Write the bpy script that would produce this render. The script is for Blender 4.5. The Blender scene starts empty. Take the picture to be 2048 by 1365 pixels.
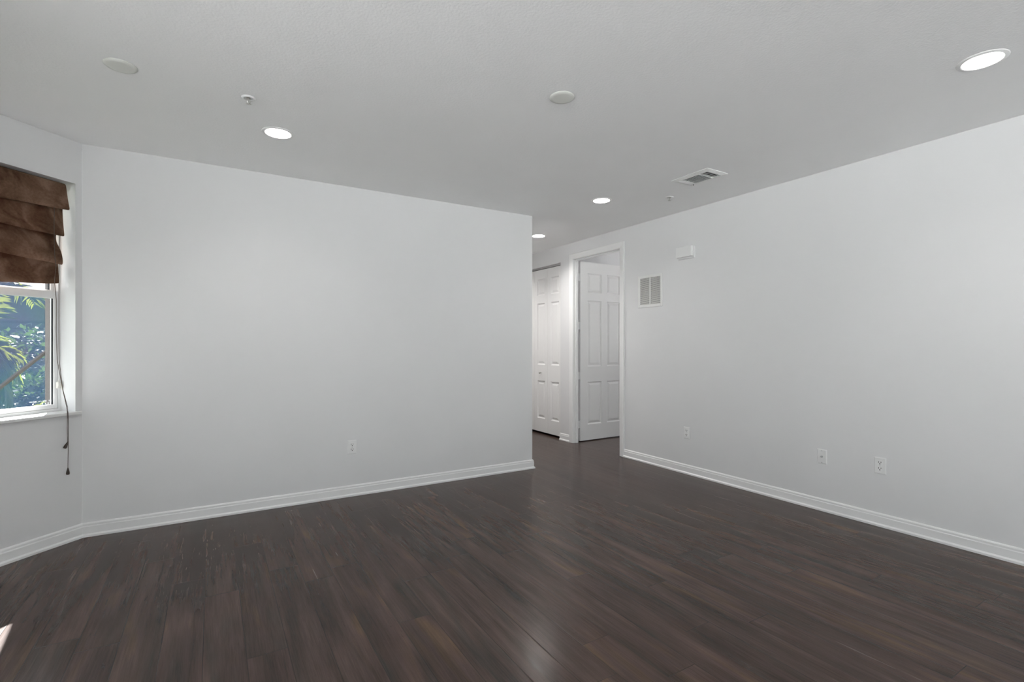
import bpy, bmesh, math, random
from mathutils import Vector, Matrix

random.seed(7)
SC = bpy.context.scene
COL = SC.collection
PI = math.pi

# ------------------------------------------------------------------ camera
CEIL = 2.44
cam_d = bpy.data.cameras.new('camera')
cam_d.sensor_width = 36.0
cam_d.lens = 995.0 / 2048.0 * 36.0
cam_d.shift_y = 8.5 / 2048.0
cam_d.clip_start = 0.05
cam_d.clip_end = 200
cam = bpy.data.objects.new('camera', cam_d)
COL.objects.link(cam)
cam.location = (0, 0, 1.19)
cam.rotation_euler = (PI / 2, 0, -math.radians(31.09))
SC.camera = cam

# ------------------------------------------------------------------ exposure
vs = SC.view_settings
SC.display_settings.display_device = 'sRGB'
vs.view_transform = 'Standard'
vs.look = 'None'
vs.exposure = -0.30
vs.gamma = 1.0
vs.use_curve_mapping = False

# ------------------------------------------------------------------ sky and sun
world = bpy.data.worlds.new('sky')
SC.world = world
world.use_nodes = True
wn = world.node_tree
wn.nodes.clear()
w_out = wn.nodes.new('ShaderNodeOutputWorld')
w_bg = wn.nodes.new('ShaderNodeBackground')
w_tc = wn.nodes.new('ShaderNodeTexCoord')
w_sep = wn.nodes.new('ShaderNodeSeparateXYZ')
w_ramp = wn.nodes.new('ShaderNodeValToRGB')
wn.links.new(w_tc.outputs['Generated'], w_sep.inputs[0])
wn.links.new(w_sep.outputs['Z'], w_ramp.inputs[0])
w_ramp.color_ramp.elements[0].position = 0.0
w_ramp.color_ramp.elements[0].color = (0.98, 0.99, 1.0, 1)
w_ramp.color_ramp.elements[1].position = 0.7
w_ramp.color_ramp.elements[1].color = (0.82, 0.90, 1.0, 1)
wn.links.new(w_ramp.outputs[0], w_bg.inputs[0])
w_bg.inputs[1].default_value = 2.3
wn.links.new(w_bg.outputs[0], w_out.inputs[0])

sun_d = bpy.data.lights.new('sun', 'SUN')
sun_d.energy = 52.0
sun_d.angle = math.radians(0.6)
sun_d.color = (1.0, 0.985, 0.985)
sun = bpy.data.objects.new('sun', sun_d)
COL.objects.link(sun)
sun.rotation_euler = Vector((0.098, -0.938, -0.795)).to_track_quat('-Z', 'Y').to_euler()
sun.location = (-2, 12, 12)


def portal(name, loc, rot, sx, sy):
    """Marks a modelled opening for sampling; gives off no light itself."""
    d = bpy.data.lights.new(name, 'AREA')
    d.shape = 'RECTANGLE'
    d.size, d.size_y = sx, sy
    d.cycles.is_portal = True
    o = bpy.data.objects.new(name, d)
    COL.objects.link(o)
    o.location = loc
    o.rotation_euler = rot
    return o


portal('portal_left', (-1.50, -0.95, 1.1), (0, -PI / 2, 0), 2.1, 4.7)
portal('portal_rear', (1.2, -3.45, 1.13), (PI / 2, 0, 0), 4.4, 2.26)

DOWNLIGHT_POWER = 4.5


# ------------------------------------------------------------------ materials
class NT:
    def __init__(self, name):
        self.m = bpy.data.materials.new(name)
        self.m.use_nodes = True
        self.t = self.m.node_tree
        self.t.nodes.clear()
        self.out = self.t.nodes.new('ShaderNodeOutputMaterial')

    def n(self, kind, **kw):
        o = self.t.nodes.new(kind)
        for k, v in kw.items():
            setattr(o, k, v)
        return o

    def link(self, a, b):
        self.t.links.new(a, b)

    def math(self, op, a, b=None, c=None, clamp=False):
        o = self.n('ShaderNodeMath', operation=op)
        o.use_clamp = clamp
        for i, v in enumerate((a, b, c)):
            if v is None:
                continue
            if isinstance(v, (int, float)):
                o.inputs[i].default_value = v
            else:
                self.link(v, o.inputs[i])
        return o.outputs[0]

    def ramp(self, fac, stops):
        r = self.n('ShaderNodeValToRGB')
        els = r.color_ramp.elements
        while len(els) < len(stops):
            els.new(0.5)
        for e, (p, c) in zip(els, stops):
            e.position = p
            e.color = (*c, 1)
        self.link(fac, r.inputs[0])
        return r.outputs[0]

    def mix(self, fac, a, b, blend='MIX'):
        o = self.n('ShaderNodeMix', data_type='RGBA', blend_type=blend)
        for s, v in ((o.inputs[0], fac), (o.inputs[6], a), (o.inputs[7], b)):
            if isinstance(v, (int, float)):
                s.default_value = v
            elif isinstance(v, tuple):
                s.default_value = (*v, 1)
            else:
                self.link(v, s)
        return o.outputs[2]

    def principled(self, **kw):
        p = self.n('ShaderNodeBsdfPrincipled')
        for k, v in kw.items():
            s = p.inputs[k.replace('_', ' ')]
            if isinstance(v, (int, float)):
                s.default_value = v
            elif isinstance(v, tuple):
                s.default_value = (*v, 1)
            else:
                self.link(v, s)
        return p

    def finish(self, shader):
        self.link(shader, self.out.inputs[0])
        return self.m


def paint(name, col, rough=0.6, bump=0.0, scale=150.0, var=0.02, spec=0.3, dist=0.002):
    t = NT(name)
    tc = t.n('ShaderNodeTexCoord')
    big = t.n('ShaderNodeTexNoise')
    big.inputs['Scale'].default_value = 1.7
    big.inputs['Detail'].default_value = 3
    t.link(tc.outputs['Object'], big.inputs['Vector'])
    lo = tuple(c * (1 - var) for c in col)
    hi = tuple(min(1, c * (1 + var)) for c in col)
    c = t.ramp(big.outputs[0], [(0.3, lo), (0.7, hi)])
    p = t.principled(Base_Color=c, Roughness=rough, Specular_IOR_Level=spec)
    if bump:
        nz = t.n('ShaderNodeTexNoise')
        nz.inputs['Scale'].default_value = scale
        nz.inputs['Detail'].default_value = 2
        t.link(tc.outputs['Object'], nz.inputs['Vector'])
        b = t.n('ShaderNodeBump')
        b.inputs['Strength'].default_value = bump
        b.inputs['Distance'].default_value = dist
        t.link(nz.outputs[0], b.inputs['Height'])
        t.link(b.outputs[0], p.inputs['Normal'])
    return t.finish(p.outputs[0])


def glossy_mat(name, col, rough=0.3, metal=0.0):
    t = NT(name)
    p = t.principled(Base_Color=col, Roughness=rough, Metallic=metal)
    return t.finish(p.outputs[0])


def emit_mat(name, col, strength):
    t = NT(name)
    e = t.n('ShaderNodeEmission')
    e.inputs[0].default_value = (*col, 1)
    e.inputs[1].default_value = strength
    return t.finish(e.outputs[0])


def glass_mat(name, tint=(0.97, 0.985, 0.98)):
    t = NT(name)
    tr = t.n('ShaderNodeBsdfTransparent')
    tr.inputs[0].default_value = (*tint, 1)
    gl = t.n('ShaderNodeBsdfGlossy')
    gl.inputs['Roughness'].default_value = 0.02
    gl.inputs[0].default_value = (1, 1, 1, 1)
    fr = t.n('ShaderNodeFresnel')
    geo = t.n('ShaderNodeNewGeometry')
    ior = t.math('SUBTRACT', 1.45, t.math('MULTIPLY', geo.outputs['Backfacing'], 1.45 - 1 / 1.45))
    t.link(ior, fr.inputs[0])
    mx = t.n('ShaderNodeMixShader')
    t.link(fr.outputs[0], mx.inputs[0])
    t.link(tr.outputs[0], mx.inputs[1])
    t.link(gl.outputs[0], mx.inputs[2])
    return t.finish(mx.outputs[0])


def screen_mat(name):
    """Fine insect screen: mostly open weave, the threads scatter the sun; blue tones paint in haze."""
    t = NT(name)
    tr = t.n('ShaderNodeBsdfTransparent')
    tl = t.n('ShaderNodeBsdfTranslucent')
    df = t.n('ShaderNodeBsdfDiffuse')
    tc = t.n('ShaderNodeTexCoord')
    nz = t.n('ShaderNodeTexNoise')
    nz.inputs['Scale'].default_value = 2.2
    nz.inputs['Detail'].default_value = 4
    t.link(tc.outputs['Object'], nz.inputs['Vector'])
    c = t.ramp(nz.outputs[0], [(0.35, (0.20, 0.24, 0.46)), (0.5, (0.16, 0.30, 0.52)), (0.68, (0.12, 0.34, 0.44))])  # blue tones stand in for the hazy sun glare
    t.link(c, tl.inputs[0])
    t.link(c, df.inputs[0])
    a = t.n('ShaderNodeMixShader')
    a.inputs[0].default_value = 0.5
    t.link(tl.outputs[0], a.inputs[1])
    t.link(df.outputs[0], a.inputs[2])
    mx = t.n('ShaderNodeMixShader')
    mx.inputs[0].default_value = 0.042
    t.link(tr.outputs[0], mx.inputs[1])
    t.link(a.outputs[0], mx.inputs[2])
    return t.finish(mx.outputs[0])


def leaf_mat(name, c1, c2, trans):
    t = NT(name)
    oi = t.n('ShaderNodeObjectInfo')
    tc = t.n('ShaderNodeTexCoord')
    nz = t.n('ShaderNodeTexNoise')
    nz.inputs['Scale'].default_value = 5
    t.link(tc.outputs['Object'], nz.inputs['Vector'])
    f = t.math('ADD', t.math('MULTIPLY', oi.outputs['Random'], 0.5), t.math('MULTIPLY', nz.outputs[0], 0.6))
    c = t.ramp(f, [(0.2, c1), (0.85, c2)])
    p = t.principled(Base_Color=c, Roughness=0.35, Specular_IOR_Level=0.4)
    tl = t.n('ShaderNodeBsdfTranslucent')
    c2n = t.mix(0.6, c, trans)
    t.link(c2n, tl.inputs[0])
    mx = t.n('ShaderNodeMixShader')
    mx.inputs[0].default_value = 0.45
    t.link(p.outputs[0], mx.inputs[1])
    t.link(tl.outputs[0], mx.inputs[2])
    return t.finish(mx.outputs[0])


def floor_mat():
    t = NT('dark_plank_floor')
    W, L = 0.143, 1.22
    geo = t.n('ShaderNodeNewGeometry')
    sep = t.n('ShaderNodeSeparateXYZ')
    t.link(geo.outputs['Position'], sep.inputs[0])
    x, y = sep.outputs[0], sep.outputs[1]
    xr = t.math('DIVIDE', t.math('ADD', x, 20.05), W)
    row = t.math('FLOOR', xr)
    fx = t.math('FRACT', xr)
    wn1 = t.n('ShaderNodeTexWhiteNoise', noise_dimensions='1D')
    t.link(row, wn1.inputs['W'])
    yr = t.math('ADD', t.math('DIVIDE', t.math('ADD', y, 20.0), L), t.math('MULTIPLY', wn1.outputs[0], 7.3))
    idx = t.math('FLOOR', yr)
    fy = t.math('FRACT', yr)
    cv = t.n('ShaderNodeCombineXYZ')
    t.link(row, cv.inputs[0])
    t.link(idx, cv.inputs[1])
    wn2 = t.n('ShaderNodeTexWhiteNoise', noise_dimensions='3D')
    t.link(cv.outputs[0], wn2.inputs['Vector'])
    rnd = wn2.outputs[0]
    # distance to plank edges in metres
    ex = t.math('MULTIPLY', t.math('MINIMUM', fx, t.math('SUBTRACT', 1.0, fx)), W)
    ey = t.math('MULTIPLY', t.math('MINIMUM', fy, t.math('SUBTRACT', 1.0, fy)), L)
    e = t.math('MINIMUM', ex, ey)
    seam = t.math('SUBTRACT', 1.0, t.math('DIVIDE', e, 0.0022), clamp=True)
    bev = t.math('DIVIDE', e, 0.004, clamp=True)

    def grain(sx, sy, detail, rough=0.6, dist=0.0, off=13.7):
        c = t.n('ShaderNodeCombineXYZ')
        t.link(t.math('MULTIPLY', x, sx), c.inputs[0])
        t.link(t.math('ADD', t.math('MULTIPLY', y, sy), t.math('MULTIPLY', rnd, off)), c.inputs[1])
        t.link(t.math('MULTIPLY', rnd, 31.0), c.inputs[2])
        n = t.n('ShaderNodeTexNoise')
        n.inputs['Scale'].default_value = 1.0
        n.inputs['Detail'].default_value = detail
        n.inputs['Roughness'].default_value = rough
        n.inputs['Distortion'].default_value = dist
        t.link(c.outputs[0], n.inputs['Vector'])
        return n.outputs[0]

    g_f = grain(170, 7, 4, 0.7, 0.4)
    g_m = grain(34, 1.2, 3, 0.55, 0.5)
    g_b = grain(9, 1.1, 3, 0.5, 0.5)
    g_h = grain(10, 1.5, 2, 0.5, 0.6, 29.1)
    base = t.ramp(rnd, [(0.0, (0.044, 0.028, 0.023)), (0.3, (0.060, 0.039, 0.032)),
                        (0.6, (0.049, 0.032, 0.026)), (0.85, (0.070, 0.047, 0.038)), (1.0, (0.056, 0.037, 0.029))])
    hue = t.ramp(g_h, [(0.30, (0.034, 0.030, 0.026)), (0.45, (0.056, 0.035, 0.028)), (0.58, (0.073, 0.044, 0.038)), (0.74, (0.105, 0.062, 0.032))])
    c = t.mix(0.55, base, hue)
    mod = t.math('ADD', t.math('MULTIPLY', g_m, 0.8), t.math('ADD', t.math('MULTIPLY', g_b, 1.35), t.math('MULTIPLY', g_f, 0.95)))
    mod = t.math('MAXIMUM', t.math('ADD', t.math('MULTIPLY', t.math('SUBTRACT', mod, 1.55), 1.45), 1.0), 0.3)
    cc = t.n('ShaderNodeCombineColor')
    for i in range(3):
        t.link(mod, cc.inputs[i])
    c = t.mix(0.85, c, t.mix(1.0, c, cc.outputs[0], 'MULTIPLY'))
    # fine dark splits that follow the grain
    crack = t.math('MULTIPLY', t.math('SUBTRACT', grain(55, 3.2, 5, 0.7, 1.5, 51.3), 0.645), 14.0, clamp=True)
    c = t.mix(t.math('MULTIPLY', crack, 0.8), c, (0.012, 0.009, 0.008))
    c = t.mix(t.math('MULTIPLY', seam, 0.9), c, (0.014, 0.011, 0.010))
    rough = t.math('ADD', 0.17, t.math('MULTIPLY', g_m, 0.14))
    p = t.principled(Base_Color=c, Roughness=rough, Specular_IOR_Level=0.19)
    hgt = t.math('ADD', t.math('MULTIPLY', bev, 0.7), t.math('ADD', t.math('MULTIPLY', g_m, 0.16), t.math('MULTIPLY', g_f, 0.14)))
    hgt = t.math('SUBTRACT', hgt, t.math('MULTIPLY', crack, 0.35))
    b = t.n('ShaderNodeBump')
    b.inputs['Strength'].default_value = 0.35
    b.inputs['Distance'].default_value = 0.0012
    t.link(hgt, b.inputs['Height'])
    t.link(b.outputs[0], p.inputs['Normal'])
    return t.finish(p.outputs[0])


def suede_mat():
    t = NT('brown_suede')
    tc = t.n('ShaderNodeTexCoord')
    n1 = t.n('ShaderNodeTexNoise')
    n1.inputs['Scale'].default_value = 6.5
    n1.inputs['Detail'].default_value = 3
    n1.inputs['Distortion'].default_value = 1.0
    t.link(tc.outputs['Object'], n1.inputs['Vector'])
    n2 = t.n('ShaderNodeTexNoise')
    n2.inputs['Scale'].default_value = 90
    n2.inputs['Detail'].default_value = 3
    t.link(tc.outputs['Object'], n2.inputs['Vector'])
    f = t.math('ADD', t.math('MULTIPLY', n1.outputs[0], 0.85), t.math('MULTIPLY', n2.outputs[0], 0.18))
    c = t.ramp(f, [(0.38, (0.058, 0.029, 0.016)), (0.52, (0.130, 0.072, 0.045)), (0.66, (0.22, 0.138, 0.095))])
    p = t.principled(Base_Color=c, Roughness=0.9, Specular_IOR_Level=0.15)
    p.inputs['Sheen Weight'].default_value = 0.25
    p.inputs['Sheen Roughness'].default_value = 0.5
    p.inputs['Sheen Tint'].default_value = (0.7, 0.45, 0.3, 1)
    b = t.n('ShaderNodeBump')
    b.inputs['Strength'].default_value = 0.25
    b.inputs['Distance'].default_value = 0.002
    t.link(n2.outputs[0], b.inputs['Height'])
    t.link(b.outputs[0], p.inputs['Normal'])
    tl = t.n('ShaderNodeBsdfTranslucent')
    tl.inputs[0].default_value = (0.35, 0.09, 0.04, 1)
    mx = t.n('ShaderNodeMixShader')
    mx.inputs[0].default_value = 0.07
    t.link(p.outputs[0], mx.inputs[1])
    t.link(tl.outputs[0], mx.inputs[2])
    return t.finish(mx.outputs[0])


def siding_mat(name, c1, c2, pitch):
    t = NT(name)
    geo = t.n('ShaderNodeNewGeometry')
    sep = t.n('ShaderNodeSeparateXYZ')
    t.link(geo.outputs['Position'], sep.inputs[0])
    fz = t.math('FRACT', t.math('DIVIDE', sep.outputs[2], pitch))
    c = t.ramp(fz, [(0.0, c2), (0.08, c2), (0.12, c1), (1.0, c1)])
    p = t.principled(Base_Color=c, Roughness=0.8)
    return t.finish(p.outputs[0])


def noisy_mat(name, c1, c2, scale, rough=0.9, bump=0.4):
    t = NT(name)
    tc = t.n('ShaderNodeTexCoord')
    nz = t.n('ShaderNodeTexNoise')
    nz.inputs['Scale'].default_value = scale
    nz.inputs['Detail'].default_value = 6
    t.link(tc.outputs['Object'], nz.inputs['Vector'])
    c = t.ramp(nz.outputs[0], [(0.3, c1), (0.7, c2)])
    p = t.principled(Base_Color=c, Roughness=rough)
    b = t.n('ShaderNodeBump')
    b.inputs['Strength'].default_value = bump
    t.link(nz.outputs[0], b.inputs['Height'])
    t.link(b.outputs[0], p.inputs['Normal'])
    return t.finish(p.outputs[0])


M = dict(
    wall=paint('white_wall_paint', (0.775, 0.775, 0.778), 0.65, 0.10, 220, 0.012, 0.25, 0.001),
    ceiling=paint('white_textured_ceiling', (0.91, 0.91, 0.91), 0.8, 0.35, 95, 0.012, 0.15, 0.003),
    trim=paint('white_semi_gloss_trim', (0.86, 0.86, 0.855), 0.32, 0, 1, 0.006, 0.45),
    door=paint('white_door_paint', (0.86, 0.855, 0.845), 0.38, 0, 1, 0.006, 0.4),
    vinyl=paint('white_vinyl', (0.80, 0.80, 0.80), 0.4, 0, 1, 0.01, 0.4),
    sill=paint('white_sill', (0.84, 0.84, 0.83), 0.25, 0, 1, 0.02, 0.5),
    plastic=paint('white_plastic', (0.84, 0.84, 0.835), 0.35, 0, 1, 0.01, 0.4),
    cover=paint('off_white_cover', (0.70, 0.705, 0.67), 0.5, 0, 1, 0.01, 0.3),
    grille=paint('white_grille_enamel', (0.82, 0.82, 0.81), 0.4, 0, 1, 0.01, 0.4),
    dark=glossy_mat('duct_shade_and_lever', (0.03, 0.03, 0.03), 0.8),  # black for the painted duct shade, also the lever
    slot=glossy_mat('slot_shade', (0.05, 0.045, 0.04), 0.7),  # dark colour stands in for shade inside the outlet holes
    gasket=glossy_mat('dark_gasket', (0.03, 0.03, 0.035), 0.6),
    chrome=glossy_mat('satin_nickel', (0.62, 0.61, 0.58), 0.28, 1.0),
    steel=glossy_mat('brushed_steel', (0.55, 0.55, 0.55), 0.35, 1.0),
    lamp=emit_mat('lamp_glow', (1.0, 0.98, 0.94), 14.0),
    baffle=paint('white_reflector', (0.92, 0.92, 0.91), 0.35, 0, 1, 0.0, 0.4),
    glass=glass_mat('window_glass'),
    floor=floor_mat(),
    suede=suede_mat(),
    cord=glossy_mat('brown_cord', (0.10, 0.075, 0.06), 0.8),
    tassel=glossy_mat('dark_wood_tassel', (0.045, 0.028, 0.02), 0.45),
    clear=glossy_mat('milky_plastic', (0.72, 0.70, 0.66), 0.25),
    sticker=glossy_mat('white_sticker_print', (0.85, 0.87, 0.9), 0.6),
    bronze=glossy_mat('bronze_aluminium', (0.07, 0.06, 0.058), 0.5),
    screen=screen_mat('insect_screen_blue_haze'),
    leaf=leaf_mat('palm_leaf', (0.008, 0.020, 0.007), (0.030, 0.055, 0.010), (0.22, 0.23, 0.02)),
    leaf2=leaf_mat('shrub_leaf', (0.006, 0.016, 0.007), (0.016, 0.034, 0.010), (0.05, 0.08, 0.012)),
    bark=noisy_mat('palm_bark', (0.04, 0.03, 0.025), (0.11, 0.085, 0.06), 14),
    grass=noisy_mat('lawn', (0.015, 0.030, 0.010), (0.03, 0.05, 0.014), 9),
    bounce_slab=noisy_mat('pale_bounce_concrete', (0.74, 0.735, 0.73), (0.80, 0.795, 0.79), 4, 0.85, 0.1),  # kept very pale to reflect sunlight into the rooms
    stucco=noisy_mat('tan_stucco', (0.05, 0.040, 0.037), (0.07, 0.055, 0.05), 20),
    siding=siding_mat('dark_siding', (0.035, 0.033, 0.033), (0.012, 0.012, 0.012), 0.16),
    roof=noisy_mat('roof_tile', (0.05, 0.035, 0.03), (0.09, 0.06, 0.05), 6),
)


# ------------------------------------------------------------------ mesh helpers
def bm_new():
    return bmesh.new()


def add_box(bm, lo, hi, bevel=0.0, seg=1):
    x0, y0, z0 = lo
    x1, y1, z1 = hi
    vs_ = [bm.verts.new(p) for p in ((x0, y0, z0), (x1, y0, z0), (x1, y1, z0), (x0, y1, z0),
                                     (x0, y0, z1), (x1, y0, z1), (x1, y1, z1), (x0, y1, z1))]
    fs = [bm.faces.new([vs_[i] for i in q]) for q in
          ((3, 2, 1, 0), (4, 5, 6, 7), (0, 1, 5, 4), (1, 2, 6, 5), (2, 3, 7, 6), (3, 0, 4, 7))]
    if bevel:
        es = set()
        for f in fs:
            es.update(f.edges)
        bmesh.ops.bevel(bm, geom=list(es), offset=bevel, segments=seg, affect='EDGES', profile=0.5)


def add_prism(bm, poly, z0, z1):
    """poly: list of (x, y), extruded in z."""
    a = [bm.verts.new((p[0], p[1], z0)) for p in poly]
    b = [bm.verts.new((p[0], p[1], z1)) for p in poly]
    n = len(poly)
    bm.faces.new(list(reversed(a)))
    bm.faces.new(b)
    for i in range(n):
        j = (i + 1) % n
        bm.faces.new([a[i], a[j], b[j], b[i]])


def add_lathe(bm, prof, seg=40, axis='Z', origin=(0, 0, 0), close_ends=True):
    """prof: list of (r, h)."""
    ox, oy, oz = origin
    rings = []
    for r, h in prof:
        if r < 1e-6:
            rings.append([bm.verts.new((ox, oy, oz + h) if axis == 'Z' else (ox, oy + h, oz))])
            continue
        ring = []
        for k in range(seg):
            a = 2 * PI * k / seg
            if axis == 'Z':
                ring.append(bm.verts.new((ox + r * math.cos(a), oy + r * math.sin(a), oz + h)))
            else:
                ring.append(bm.verts.new((ox + r * math.cos(a), oy + h, oz + r * math.sin(a))))
        rings.append(ring)
    for A, Bq in zip(rings, rings[1:]):
        for k in range(seg):
            k2 = (k + 1) % seg
            if len(A) == 1 and len(Bq) == 1:
                continue
            if len(A) == 1:
                bm.faces.new([A[0], Bq[k], Bq[k2]])
            elif len(Bq) == 1:
                bm.faces.new([A[k], Bq[0], A[k2]])
            else:
                bm.faces.new([A[k], Bq[k], Bq[k2], A[k2]])


def add_tube(bm, pts, r, seg=8):
    pts = [Vector(p) for p in pts]
    rings = []
    for i, p in enumerate(pts):
        d = (pts[min(i + 1, len(pts) - 1)] - pts[max(i - 1, 0)]).normalized()
        up = Vector((0, 0, 1)) if abs(d.z) < 0.9 else Vector((1, 0, 0))
        u = d.cross(up).normalized()
        v = d.cross(u).normalized()
        rr = r[i] if isinstance(r, (list, tuple)) else r
        rings.append([bm.verts.new(p + rr * (math.cos(2 * PI * k / seg) * u + math.sin(2 * PI * k / seg) * v)) for k in range(seg)])
    for A, Bq in zip(rings, rings[1:]):
        for k in range(seg):
            k2 = (k + 1) % seg
            bm.faces.new([A[k], A[k2], Bq[k2], Bq[k]])
    bm.faces.new(list(reversed(rings[0])))
    bm.faces.new(rings[-1])


def obj(name, bm, mat, parent=None, smooth=False, loc=None, rotz=None):
    bmesh.ops.recalc_face_normals(bm, faces=bm.faces)
    me = bpy.data.meshes.new(name)
    bm.to_mesh(me)
    bm.free()
    me.materials.append(mat)
    if smooth:
        me.polygons.foreach_set('use_smooth', [True] * len(me.polygons))
        try:
            me.set_sharp_from_angle(angle=math.radians(38))
        except Exception:
            pass
    o = bpy.data.objects.new(name, me)
    COL.objects.link(o)
    if parent:
        o.parent = parent
    if loc:
        o.location = loc
    if rotz is not None:
        o.rotation_euler = (0, 0, rotz)
    return o


def tag(o, label, cat, group=None, kind=None):
    o['label'] = label
    o['category'] = cat
    if group:
        o['group'] = group
    if kind:
        o['kind'] = kind
    return o


def empty(name, loc, rotz=0.0):
    o = bpy.data.objects.new(name, None)
    o.empty_display_size = 0.1
    COL.objects.link(o)
    o.location = loc
    o.rotation_euler = (0, 0, rotz)
    return o


def struct(o, label, cat):
    return tag(o, label, cat, kind='structure')


def children(o):
    return [c for c in bpy.data.objects if c.parent == o]


def copy_tree(o, parent=None):
    c = o.copy()
    COL.objects.link(c)
    c.parent = parent
    for ch in children(o):
        copy_tree(ch, c)
    return c


# ------------------------------------------------------------------ plan of the place (metres)
XR = 3.765          # right wall face
YB = 4.02           # back wall face
XC = 2.652          # end of the back wall = left face of the hall
BAY = Vector((-0.717, 3.993, 0))     # right edge of the bay window opening, on the wall face
BAY_ROT = PI / 4                     # local x = to the right along the bay wall, local y = outwards
DOOR_Y0, DOOR_Y1, DOOR_Z = 3.985, 4.795, 2.235
CL_Y0, CL_Y1, CL_Z = 5.06, 6.32, 2.235


def bay(lx, ly, z):
    q = math.sqrt(0.5)
    return (BAY.x + q * lx - q * ly, BAY.y + q * lx + q * ly, z)


# ---- floor
bm = bm_new()
foot = [(-1.67, -3.6), (7.2, -3.6), (7.2, 7.2), (2.4, 7.2), (2.4, 4.18), (-0.74, 4.18), (-1.67, 3.25)]
add_prism(bm, foot, -0.1, 0.0)
struct(obj('floor', bm, M['floor']), 'dark brown hand scraped wood plank floor', 'floor')

# ---- ceiling with round cut-outs for the recessed lamps
LAMPS = [(0.333, 3.217), (2.893, 0.803), (2.875, 3.274), (3.192, 4.707), (0.333, 0.80), (0.333, -1.6), (2.893, -1.6), (3.192, 6.15)]
LAMP_R = 0.070
bm = bm_new()
edges = []


def loop_edges(pts, z):
    v = [bm.verts.new((p[0], p[1], z)) for p in pts]
    return [bm.edges.new((v[i], v[(i + 1) % len(v)])) for i in range(len(v))]


edges += loop_edges(foot, CEIL)
for lx, ly in LAMPS:
    edges += loop_edges([(lx + LAMP_R * math.cos(2 * PI * k / 40), ly + LAMP_R * math.sin(2 * PI * k / 40)) for k in range(40)], CEIL)
bmesh.ops.triangle_fill(bm, use_beauty=True, use_dissolve=False, edges=edges)
ext = bmesh.ops.extrude_face_region(bm, geom=list(bm.faces))
for v in [g for g in ext['geom'] if isinstance(g, bmesh.types.BMVert)]:
    v.co.z += 0.02
struct(obj('ceiling', bm, M['ceiling']), 'white orange-peel textured flat ceiling', 'ceiling')
bm = bm_new()
add_prism(bm, foot, 2.56, 2.64)  # slab added above the ceiling to keep sky light out
struct(obj('roof', bm, M['roof']), 'unseen flat slab over the room, added to block the sky', 'roof')

# ---- walls
bm = bm_new()
add_box(bm, (-0.69, YB, 0), (XC, YB + 0.14, CEIL))
struct(obj('wall_back', bm, M['wall']), 'large blank white wall facing the camera, ending at the hall corner', 'wall')

bm = bm_new()
add_box(bm, (XC - 0.14, YB + 0.14, 0), (XC, 7.1, CEIL))
struct(obj('wall_hall', bm, M['wall']), 'white left side wall of the hall, behind the corner', 'wall')
bm = bm_new()
add_box(bm, (XC - 0.14, 7.1, 0), (7.1, 7.22, CEIL))
struct(obj('wall_hall_end', bm, M['wall']), 'white wall across the end of the hall', 'wall')

bm = bm_new()
T = 0.115
add_box(bm, (XR, -3.5, 0), (XR + T, DOOR_Y0, CEIL))
add_box(bm, (XR, DOOR_Y0, DOOR_Z), (XR + T, DOOR_Y1, CEIL))
add_box(bm, (XR, DOOR_Y1, 0), (XR + 0.075, DOOR_Y1 + 0.05, CEIL))
add_box(bm, (XR, DOOR_Y1 + 0.05, 0), (XR + T, CL_Y0, CEIL))
add_box(bm, (XR, CL_Y0, CL_Z), (XR + T, CL_Y1, CEIL))
add_box(bm, (XR, CL_Y1, 0), (XR + T, 7.1, CEIL))
bmesh.ops.remove_doubles(bm, verts=bm.verts, dist=1e-5)
struct(obj('wall_right', bm, M['wall']), 'long white right wall with outlets, vent grille and doorway', 'wall')

bm = bm_new()
add_box(bm, (XR + T, 5.0, 0), (7.1, 5.06, CEIL))
struct(obj('wall_bedroom', bm, M['wall']), 'white wall of the room behind the open door', 'wall')
bm = bm_new()
add_box(bm, (7.1, -3.5, 0), (7.22, 2.3, CEIL))
add_box(bm, (7.1, 4.3, 0), (7.22, 7.1, CEIL))
add_box(bm, (7.1, 2.3, 0), (7.22, 4.3, 0.7))  # opening put in to bring daylight into the next room
add_box(bm, (7.1, 2.3, 2.1), (7.22, 4.3, CEIL))
struct(obj('wall_bedroom_far', bm, M['wall']), 'far wall of the next room with an opening added for daylight', 'wall')
bm = bm_new()
add_box(bm, (XR + T, 1.6, 0), (7.1, 1.7, CEIL))
struct(obj('wall_bedroom_near', bm, M['wall']), 'near partition of the next room', 'wall')
portal('portal_bedroom', (7.12, 3.3, 1.475), (0, PI / 2, 0), 1.25, 2.0)

# bay wall (45 degrees), local frame at the right edge of the window opening
OW, OZ0, OZ1, WT = 1.02, 0.785, 2.180, 0.20
bay_root_rot = BAY_ROT
bm = bm_new()
add_prism(bm, [(0, 0), (0.038, 0), (0.12, WT), (0, WT)], 0, CEIL)
add_box(bm, (-OW, 0, 0), (0, WT, OZ0 - 0.02))
add_box(bm, (-OW, 0, OZ1), (0, WT, CEIL))
add_prism(bm, [(-OW - 0.06, 0), (-OW, 0), (-OW, WT), (-OW - 0.14, WT)], 0, CEIL)
struct(obj('wall_bay', bm, M['wall'], loc=BAY, rotz=BAY_ROT), 'narrow angled white bay wall around the left window', 'wall')
END = bay(-OW - 0.06, 0, 0)
bm = bm_new()
xl = END[0]
add_box(bm, (xl - 0.2, 1.4, 0), (xl, END[1] + 0.0, CEIL))
add_box(bm, (xl - 0.2, -3.3, 2.12), (xl, 1.4, CEIL))
add_box(bm, (xl - 0.2, -3.5, 0), (xl, -3.3, CEIL))
struct(obj('wall_left', bm, M['wall']), 'white left wall out of frame, with a wide opening added for daylight', 'wall')
bm = bm_new()
add_box(bm, (xl - 0.2, -3.62, 0), (-1.0, -3.5, CEIL))
add_box(bm, (3.4, -3.62, 0), (7.2, -3.5, CEIL))
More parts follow.
